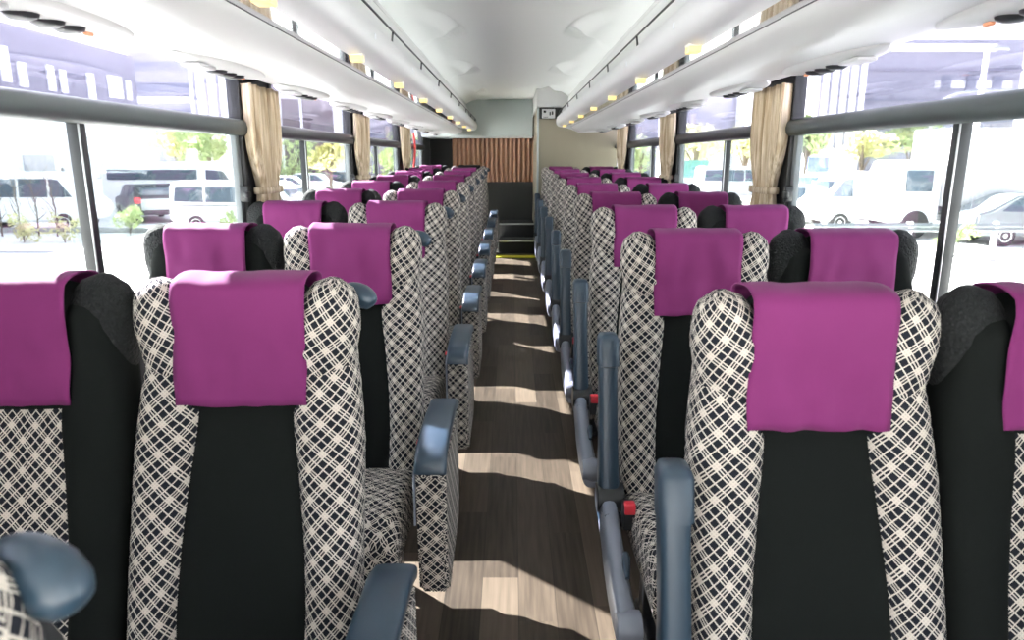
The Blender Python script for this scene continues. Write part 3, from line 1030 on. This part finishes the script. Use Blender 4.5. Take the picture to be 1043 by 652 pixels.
x, y = at(148, 28.2); ve = vehicle('estate_car', 'black estate car parked in front of the white minibus, silver tailgate and red lamp', 'car', (x, y), math.radians(128), suv, .88, MT['vblack'], suvw, (-1.4, 1.45), .34, .16, lamps=LT + [('tailgate', -2.31, -2.20, -.62, .62, .62, 1.12, MT['vsilver']), ('rear_window', -2.20, -2.02, -.62, .62, 1.25, 1.6, MT['vglass'])])
ve.scale = (.92, .95, .84)
x, y = at(30, 24.2); vehicle('van', 'white van behind the bare shrubs at the far left', 'van', (x, y), math.radians(4), van, .85, MT['vwhite'], vanw, (-1.4, 1.5), group=None)
x, y = at(30, 36); 
x, y = at(290, 40); vehicle('car', 'small white car beside the nearest left curtain, seen past the pillar', 'car', (x, y), math.radians(10), car, .82, MT['vwhite'], carw, (-1.3, 1.35), .31, .2)
x, y = at(318, 46); vehicle('car', 'grey car behind the small white car on the left', 'car', (x, y), math.radians(-5), car, .82, MT['vsilver'], carw, (-1.3, 1.35), .31, .2)
x, y = at(350, 50); vehicle('car', 'dark car under the yellow tree beyond the second left window', 'car', (x, y), math.radians(5), car, .82, MT['vblack'], carw, (-1.3, 1.35), .31, .2)
x, y = at(890, 24.5); vehicle('van', 'white delivery van with rounded nose parked beyond the guard rail on the right', 'van', (x, y), math.radians(180), van, .86, MT['vwhite'], [vanw[0]], (-1.4, 1.5), lamps=[('door_seam', -.02, .0, .868, .872, .5, 1.8, MT['rail']), ('windscreen', 1.60, 1.95, -.7, .7, 1.3, 1.7, MT['vglass'])])
x, y = at(838, 33); vehicle('car', 'dark-windowed car behind the nose of the white delivery van', 'car', (x, y), math.radians(200), suv, .88, MT['vsilver'], suvw, (-1.4, 1.45), .34, .16, lamps=[('windscreen', .72, 1.05, -.7, .7, 1.22, 1.6, MT['vglass'])])
x, y = at(822, 27); vehicle('car', 'pale blue car half hidden by the right window post', 'car', (x, y), math.radians(165), car, .82, MT['vsilver'], carw, (-1.3, 1.35), .31, .2)
# box truck
x, y = at(1005, 22.5)
tk = empty('box_truck', (x, y, GROUND), 0, 'large white box truck filling the right-hand window', 'truck')
MB().box(-2.0, 3.2, -1.1, 1.1, 1.0, 3.35, .05).build('cargo_box', MT['vwhite'], tk, 40)
prism_bevel([(-3.7, .5), (-2.1, .5), (-2.1, 2.4), (-3.3, 2.4), (-3.65, 1.5), (-3.75, 1.2)], 1.0, .08, .05).build('cab', MT['vwhite'], tk, 40)
MB().box(-3.2, -2.4, -1.03, 1.03, 1.45, 2.1, .03).build('cab_window', MT['vglass'], tk, 40)
MB().box(-2.2, 3.1, -.5, .5, .72, .98, .02).build('chassis', MT['rail'], tk, 40)
MB().box(-1.0, 1.0, -1.08, -1.02, .50, .85, .02).build('side_guard', MT['vsilver'], tk, 40)
for l in (-2.8, 2.1):
    for sy in (-1, 1):
        rings = [[(l + q_ * math.cos(t), sy * yy, .45 + q_ * math.sin(t)) for t in [2 * PI * k / 28 for k in range(28)]] for q_, yy in ((.40, .75), (.45, .78), (.45, .98), (.40, 1.02), (.25, 1.0))]
        MB().loft(rings).build('wheel', MT['rubber'], tk, 40)
x, y = at(752, 40); vehicle('van', 'pale van seen through the second window on the right', 'van', (x, y), 0, van, .85, MT['vsilver'], vanw, (-1.4, 1.5))
x, y = at(1055, 20.4); vehicle('car', 'low grey covered car behind the guard rail at the far right', 'car', (x, y), 0, car, .8, MT['rail'], carw, (-1.3, 1.35), .31, .2)

# guard rails and kerbs
for sx, nm in ((1, 'right'),):
    r = empty('guard_rail', (0, 18.6, GROUND), 0, 'long grey guard rail in front of the truck and van', 'guard rail')
    prof = [(0, .55), (-.05, .60), (-.01, .66), (-.05, .72), (0, .78), (.02, .78), (-.02, .72), (.02, .66), (-.02, .60), (.02, .55)]
    MB().prism(prof, 8.0, 20, 'x').build('beam', MT['rail'], r, 30)
    xx = 8.3
    while xx < 20:
        MB().box(xx - .06, xx + .06, -.02, .10, 0, .82, .01).build('post', MT['panelw'], r, 30); xx += 2.3
g = MB().box(-26, -5.5, 23.6, 23.85, GROUND, GROUND + .16, .02)
tag(g.build('kerb', MT['kerb'], None, 30), 'long stone kerb in front of the vehicles on the left', 'kerb', None, 'structure')
for sx in (-1, 1):
    g = MB().box(min(sx * 4, sx * 20), max(sx * 4, sx * 20), 18.55 if sx < 0 else 17.0, 18.70 if sx < 0 else 17.12, GROUND, GROUND + .02)
    tag(g.build('road_line', MT['kerb'], None, 0), 'thin dark joint line across the paving, %s side' % ('left' if sx < 0 else 'right'), 'ground line', None, 'structure')


def tree(name, label, loc, h, cr, mat, n=1400, cat='tree', ls=.16, trunk=True, squash=.8, z0=None, group=None):
    r = empty(name, (loc[0], loc[1], GROUND), random.uniform(0, 6), label, cat, group)
    rnd = random.Random(hash(label) % 1000 if False else sum(map(ord, label)))
    cz = h - cr * squash if z0 is None else z0
    g = MB()
    blobs = [(rnd.gauss(0, cr * .38), rnd.gauss(0, cr * .38), cz + rnd.gauss(0, cr * .35 * squash), rnd.uniform(.35, .6) * cr) for _ in range(9)]
    for k in range(n):
        bx, by, bz, br = blobs[rnd.randrange(9)]
        v = Vector((rnd.gauss(0, 1), rnd.gauss(0, 1), rnd.gauss(0, 1))).normalized() * br * rnd.uniform(.7, 1)
        p = Vector((bx, by, bz)) + Vector((v.x, v.y, v.z * squash))
        if p.z < .03: p.z = .03 + rnd.random() * .1
        a = Vector((rnd.gauss(0, 1), rnd.gauss(0, 1), rnd.gauss(0, 1))).normalized()
        b = a.orthogonal().normalized()
        s_ = ls * rnd.uniform(.6, 1.3)
        g.add([p - a * s_, p + b * s_ * .5, p + a * s_, p - b * s_ * .5], [[0, 1, 2, 3]])
    g.build('crown' if trunk else 'foliage', mat, r, 0)
    g = MB()
    rt = cr * .07 if trunk else .012
    g.tube([(0, 0, 0), (.02 * h, 0, h * .35), (0, .02 * h, cz)], [rt * 1.3, rt, rt * .6], 8)
    for k in range(5):
        bx, by, bz, br = blobs[k]
        g.tube([(0, 0, cz * (.5 if trunk else .1)), (bx * .6, by * .6, (cz + bz) / 2), (bx, by, bz)], [rt * .6, rt * .45, rt * .2], 6)
    g.build('trunk' if trunk else 'stem', MT['bark'], r, 60)
    return r


x, y = at(215, 42); tree('tree', 'green tree rising behind the tall minibus on the left', (x, y), 4.6, 1.7, MT['leafg'], 1500)
x, y = at(188, 44); tree('tree', 'pale tree beside the white building above the minibus', (x, y), 4.4, 1.5, MT['leafy'], 1200)
x, y = at(338, 36); tree('tree', 'yellow-leaved tree in the second window on the left', (x, y), 3.3, 1.1, MT['leafy'], 1100)
x, y = at(300, 52); tree('tree', 'green tree beyond the parked cars in the second left window', (x, y), 4.0, 2.0, MT['leafg'], 1200)
x, y = at(400, 60); tree('tree', 'green tree in the third window on the left', (x, y), 4.3, 2.6, MT['leafg'], 1200)
for k, (px, d, h, cr) in enumerate(((820, 38, 4.6, 1.2), (876, 38, 4.3, 1.3), (925, 42, 4.8, 1.5), (708, 46, 4.7, 1.7), (758, 50, 4.6, 1.8), (652, 62, 4.4, 2.0))):
    x, y = at(px, d)
    lab = ['green tree nearest the right window post, above the cars', 'olive tree above the roof of the white delivery van', 'tree between the delivery van and the box truck', 'yellow-green tree above the teal fence in the second right window', 'yellow-green tree above the pale van in the second right window', 'tree in the third window on the right'][k]
    tree('tree', lab, (x, y), h, cr, MT['leafy'] if k in (1, 3, 4) else MT['leafg'], 1200)
x, y = at(128, 22.5); tree('shrub', 'bushy green shrub in front of the black estate car', (x, y), 1.15, .5, MT['leafg'], 500, 'shrub', .07, False, z0=.55)
x, y = at(232, 23.2); tree('shrub', 'thin shrub near the window post in front of the white van', (x, y), .9, .3, MT['leafg'], 200, 'shrub', .06, False, z0=.45)
for k, px in enumerate((-24, 18, 60)):
    x, y = at(px, 20.6); tree('shrub', 'yellow-green shrub in the row at the far left, %s one' % ['first', 'middle', 'last'][k], (x, y), .9, .42, MT['leafy'], 350, 'shrub', .06, False, z0=.42, group='low shrubs at the far left')
x, y = at(978, 17.5); tree('shrub', 'small green bush beside the guard rail in front of the truck', (x, y), 1.1, .4, MT['leafg'], 400, 'shrub', .06, False, z0=.5)
for k, px in enumerate((-4, 15, 34, 53)):
    x, y = at(px, 22.2)
    g = MB(); rnd = random.Random(k)
    g.tube([(0, 0, 0), (.05, 0, .9), (-.05, 0, 1.9)], [.03, .02, .008], 6)
    for q in range(9):
        z = .5 + .15 * q; a = rnd.uniform(-1, 1)
        g.tube([(0, 0, z), (a * .25, rnd.uniform(-.2, .2), z + .25), (a * .35, rnd.uniform(-.3, .3), z + .55)], [.012, .008, .004], 5)
    o = g.build('bare_sapling', MT['bark'], None, 60, loc=(x, y, GROUND))
    tag(o, 'bare-branched sapling in front of the grey-blue wall at the far left', 'sapling', 'bare saplings by the grey-blue wall')
g = MB().box(-28.5, -21.0, 33.0, 33.3, GROUND, GROUND + 2.05, .02)
tag(g.build('boundary_wall', MT['hedge'], None, 30), 'grey-blue boundary wall behind the saplings on the left', 'wall')


# purple signboard building, parallel to the bus
b = empty('signboard_building', (-21, 30, GROUND), 0, 'white building with a long lilac band of white shapes, seen through the tinted glass', 'building')
MB().box(-8, 0, -16, 10.5, 0, 5.0, .02).build('lower_wall', MT['panelw'], b, 30)
MB().box(-8, .25, -16, 10.3, 5.0, 7.85, .02).build('sign_band', MT['purple'], b, 30)
shp = [(-5.0, -3.4, 5.0, 6.9), (-3.1, -2.8, 5.3, 6.6), (-2.3, -.8, 5.3, 6.7), (-.3, .25, 5.5, 6.9), (.7, 1.25, 5.4, 6.4), (2.6, 3.1, 5.4, 6.5), (3.5, 3.95, 5.4, 6.4), (5.6, 6.2, 5.3, 6.5), (7.4, 8.7, 5.5, 6.6), (9.1, 9.6, 5.5, 6.5)]
for y0, y1, z0, z1 in shp:
    MB().box(.24, .34, y0, y1, z0, z1, .02).build('white_shape', MT['panelw'], b, 30)
for y0, z0 in ((-1.95, 6.15), (-1.3, 6.15), (-1.6, 5.5)):
    MB().box(.33, .38, y0 - .18, y0 + .18, z0 - .15, z0 + .15, .01).build('grey_inset', MT['purple'], b, 30)
for k in range(5):
    MB().box(-.02, .06, -12 + 4.2 * k, -10 + 4.2 * k, 1.4, 2.6, .01).build('window', MT['facade2'], b, 30)
x, y = at(180, 62)
b = empty('office_block', (x, y, GROUND), 0, 'grey office block with window bands behind the lilac building', 'building')
MB().box(-3.2, 2.6, 0, 8, 0, 11.5, .02).build('wall', MT['facade'], b, 30)
for z in (6.2, 8.4, 10.2): MB().box(-2.9, 2.3, -.06, .02, z - .5, z + .3, .01).build('window_band', MT['wing'], b, 30)
MB().box(-3.3, 2.7, -.15, .2, 7.1, 7.6, .02).build('balcony_band', MT['panelw'], b, 30)
x, y = at(222, 56)
b = empty('clad_tower', (x, y, GROUND), 0, 'white ribbed tower beside the nearest left pillar', 'building')
MB().box(-1.6, 2.0, 0, 5, 0, 12, .02).build('wall', MT['panelw'], b, 30)
for k in range(4): MB().box(-1.3 + .9 * k, -1.1 + .9 * k, -.12, 0, 3, 12, .02).build('rib', MT['facade'], b, 30)
x, y = at(322, 68)
b = empty('brown_block', (x, y, GROUND), 0, 'dark brown building with thin pale columns in the second left window', 'building')
MB().box(-6.0, 4.2, 0, 6, 0, 9.4, .02).build('wall', MT['brownf'], b, 30)
for k, q in enumerate((-5.2, -3.2, -1.2, 2.0)): MB().box(q, q + (.25 if k != 3 else 1.2), -.2, 0, 0, 9.0, .02).build('column', MT['panelw'], b, 30)
MB().box(-6.2, 4.4, -.4, .2, 7.9, 8.4, .02).build('cornice', MT['facade2'], b, 30)
x, y = at(395, 80)
b = empty('grey_block', (x, y, GROUND), 0, 'grey building in the third window on the left', 'building')
MB().box(-4, 3.5, 0, 6, 0, 9.0, .02).build('wall', MT['facade'], b, 30)
for z in (4.2, 6.4): MB().box(-3.6, 3.1, -.08, 0, z, z + .9, .01).build('window_band', MT['wing'], b, 30)
# right side
x, y = at(945, 46)
b = empty('grey_building', (x, y, GROUND), 0, 'lilac-grey building with dark square windows in the large right window', 'building')
MB().box(-5.6, 5.1, 0, 8, 0, 9.75, .02).build('wall', MT['facade'], b, 30)
MB().box(-5.7, 3.2, -.2, 0, 9.0, 9.5, .02).build('roof_edge', MT['facade2'], b, 30)
MB().box(-5.65, 5.15, -.1, 0, 7.85, 8.0, .02).build('ledge', MT['purple'], b, 30)
MB().box(-5.65, .2, -.1, 0, 6.0, 6.15, .02).build('ledge', MT['wing'], b, 30)
for z in (6.6, 4.9):
    for q in (.0, 1.6, 3.3): MB().box(q, q + .65, -.1, .02, z, z + .95, .01).build('window', MT['wing'], b, 30)
    MB().box(-.4, 4.6, -.06, .02, z + .2, z + .7, .01).build('pale_band', MT['facade2'], b, 30)
x, y = at(848, 42)
b = empty('slatted_tower', (x, y, GROUND), 0, 'white slatted stair tower left of the lilac-grey building', 'building')
MB().box(-1.5, 1.4, 0, 4, 0, 10, .02).build('wall', MT['panelw'], b, 30)
for k in range(5): MB().box(-1.3 + .55 * k, -1.2 + .55 * k, -.12, 0, 3, 10, .02).build('slat', MT['facade'], b, 30)
x, y = at(735, 62)
b = empty('lilac_block', (x, y, GROUND), 0, 'plain lilac-blue building in the second window on the right', 'building')
MB().box(-4.6, 2.4, 0, 6, 3.0, 8.1, .02).build('wall', MT['facade'], b, 30)
MB().box(-4.7, 2.5, .2, 5.8, 0, 3.0, .02).build('lower_wall', MT['panelw'], b, 30)
x, y = at(775, 58)
b = empty('slatted_tower', (x, y, GROUND), 0, 'white ribbed tower beside the nearest right curtain', 'building')
MB().box(-1.2, 1.6, 0, 4, 0, 12, .02).build('wall', MT['panelw'], b, 30)
for k in range(4): MB().box(-1.0 + .7 * k, -.9 + .7 * k, -.12, 0, 3, 12, .02).build('slat', MT['facade'], b, 30)
x, y = at(665, 85)
b = empty('grey_block', (x, y, GROUND), 0, 'grey building in the third window on the right', 'building')
MB().box(-4, 5, 0, 6, 0, 9.6, .02).build('wall', MT['facade'], b, 30)
for z in (4.2, 6.4): MB().box(-3.6, 4.6, -.08, 0, z, z + .9, .01).build('window_band', MT['wing'], b, 30)
x, y = at(707, 45)
g = MB().box(x - .9, x + .9, y, y + .1, GROUND + 1.2, GROUND + 2.3, .02); g.box(x - .85, x - .75, y, y + .1, GROUND, GROUND + 1.2); g.box(x + .75, x + .85, y, y + .1, GROUND, GROUND + 1.2)
tag(g.build('fence_panel', MT['teal'], None, 30), 'teal fence panel in the second window on the right', 'fence')
x, y = at(832, 36)
g = MB().box(x - .55, x + .55, y, y + .06, GROUND + 1.75, GROUND + 2.5, .01); g.tube([(x, y + .05, GROUND), (x, y + .05, GROUND + 1.8)], .04)
tag(g.build('street_sign', MT['bluesign'], None, 30), 'blue street sign above the dark-windowed car', 'sign')
# lamp posts and handrail
x, y = at(985, 30)
r = empty('street_lamp', (x, y, GROUND), 0, 'white street lamp in front of the lilac-grey building', 'lamp post')
MB().tube([(0, 0, 0), (0, 0, 3), (0, 0, 6.9)], [.16, .13, .09], 12).build('pole', MT['panelw'], r)
MB().tube([(0, 0, 6.85), (.3, 0, 6.9), (.9, 0, 6.88)], [.05, .05, .09], 10).build('lamp_head', MT['rail'], r)
x, y = at(1010, 26)
g = MB().tube([(-2.6, 0, 0), (-2.6, 0, 4.0), (-2.4, 0, 4.45), (-1.8, 0, 4.75), (-1.0, 0, 4.85), (3, 0, 4.9), (3, 0, 0)], .045, 10)
o = g.build('bent_pole', MT['rail'], None, 60, loc=(x, y, GROUND)); tag(o, 'bent steel pole arching over the right-hand truck', 'pole')
x, y = at(86, 30)
r = empty('street_lamp', (x, y, GROUND), 0, 'blue-grey lamp post standing before the white wall on the left', 'lamp post')
MB().tube([(0, 0, 0), (0, 0, 2), (.0, 0, 3.3)], [.09, .08, .06], 12).build('pole', MT['hedge'], r)
MB().tube([(0, 0, 3.25), (.2, 0, 3.3), (.4, 0, 3.3)], [.05, .05, .07], 10).build('lamp_head', MT['hedge'], r)

# ------------------------------------------------------------------- light
w = bpy.data.worlds.new('sky'); bpy.context.scene.world = w; w.use_nodes = True
nt = w.node_tree; bg = nt.nodes['Background']
tc = N(nt, 'ShaderNodeTexCoord'); sp = N(nt, 'ShaderNodeSeparateXYZ'); nt.links.new(tc.outputs['Generated'], sp.inputs[0])
cr = N(nt, 'ShaderNodeValToRGB'); nt.links.new(M(nt, 'ADD', M(nt, 'MULTIPLY', sp.outputs[2], .5), .5), cr.inputs[0])
cr.color_ramp.elements[0].position = .5; cr.color_ramp.elements[0].color = (1, .99, .97, 1)
cr.color_ramp.elements[1].position = .9; cr.color_ramp.elements[1].color = (.72, .84, 1, 1)
nt.links.new(cr.outputs[0], bg.inputs[0]); bg.inputs[1].default_value = 3.6
sun = bpy.data.lights.new('sun', 'SUN'); sun.energy = 92; sun.angle = math.radians(.6); sun.color = (1, .97, .92)
so = bpy.data.objects.new('sun', sun); C.objects.link(so); so.location = (-10, 5, 12)
so.rotation_euler = Vector((1, -.85, -.92)).to_track_quat('-Z', 'Y').to_euler()

cam = bpy.data.cameras.new('camera'); co = bpy.data.objects.new('camera', cam); C.objects.link(co)
cam.sensor_width = 36; cam.lens = 36 * 708 / 1043; cam.clip_start = .02; cam.clip_end = 400
co.location = (-.02, 0, ROLLZ)
co.rotation_euler = (math.radians(90 - 13.2), 0, 0)
cam.dof.use_dof = True; cam.dof.focus_distance = 2.8; cam.dof.aperture_fstop = 6.0
sc = bpy.context.scene
sc.camera = co
sc.view_settings.view_transform = 'Standard'; sc.view_settings.look = 'None'
sc.view_settings.gamma = 1; sc.view_settings.use_curve_mapping = False
sc.view_settings.exposure = 0.6
sc.cycles.max_bounces = 8; sc.cycles.diffuse_bounces = 5; sc.cycles.glossy_bounces = 3; sc.cycles.transparent_max_bounces = 16
sc.cycles.caustics_reflective = False; sc.cycles.caustics_refractive = False
sc.cycles.use_denoising = True
sc.cycles.sample_clamp_indirect = 6
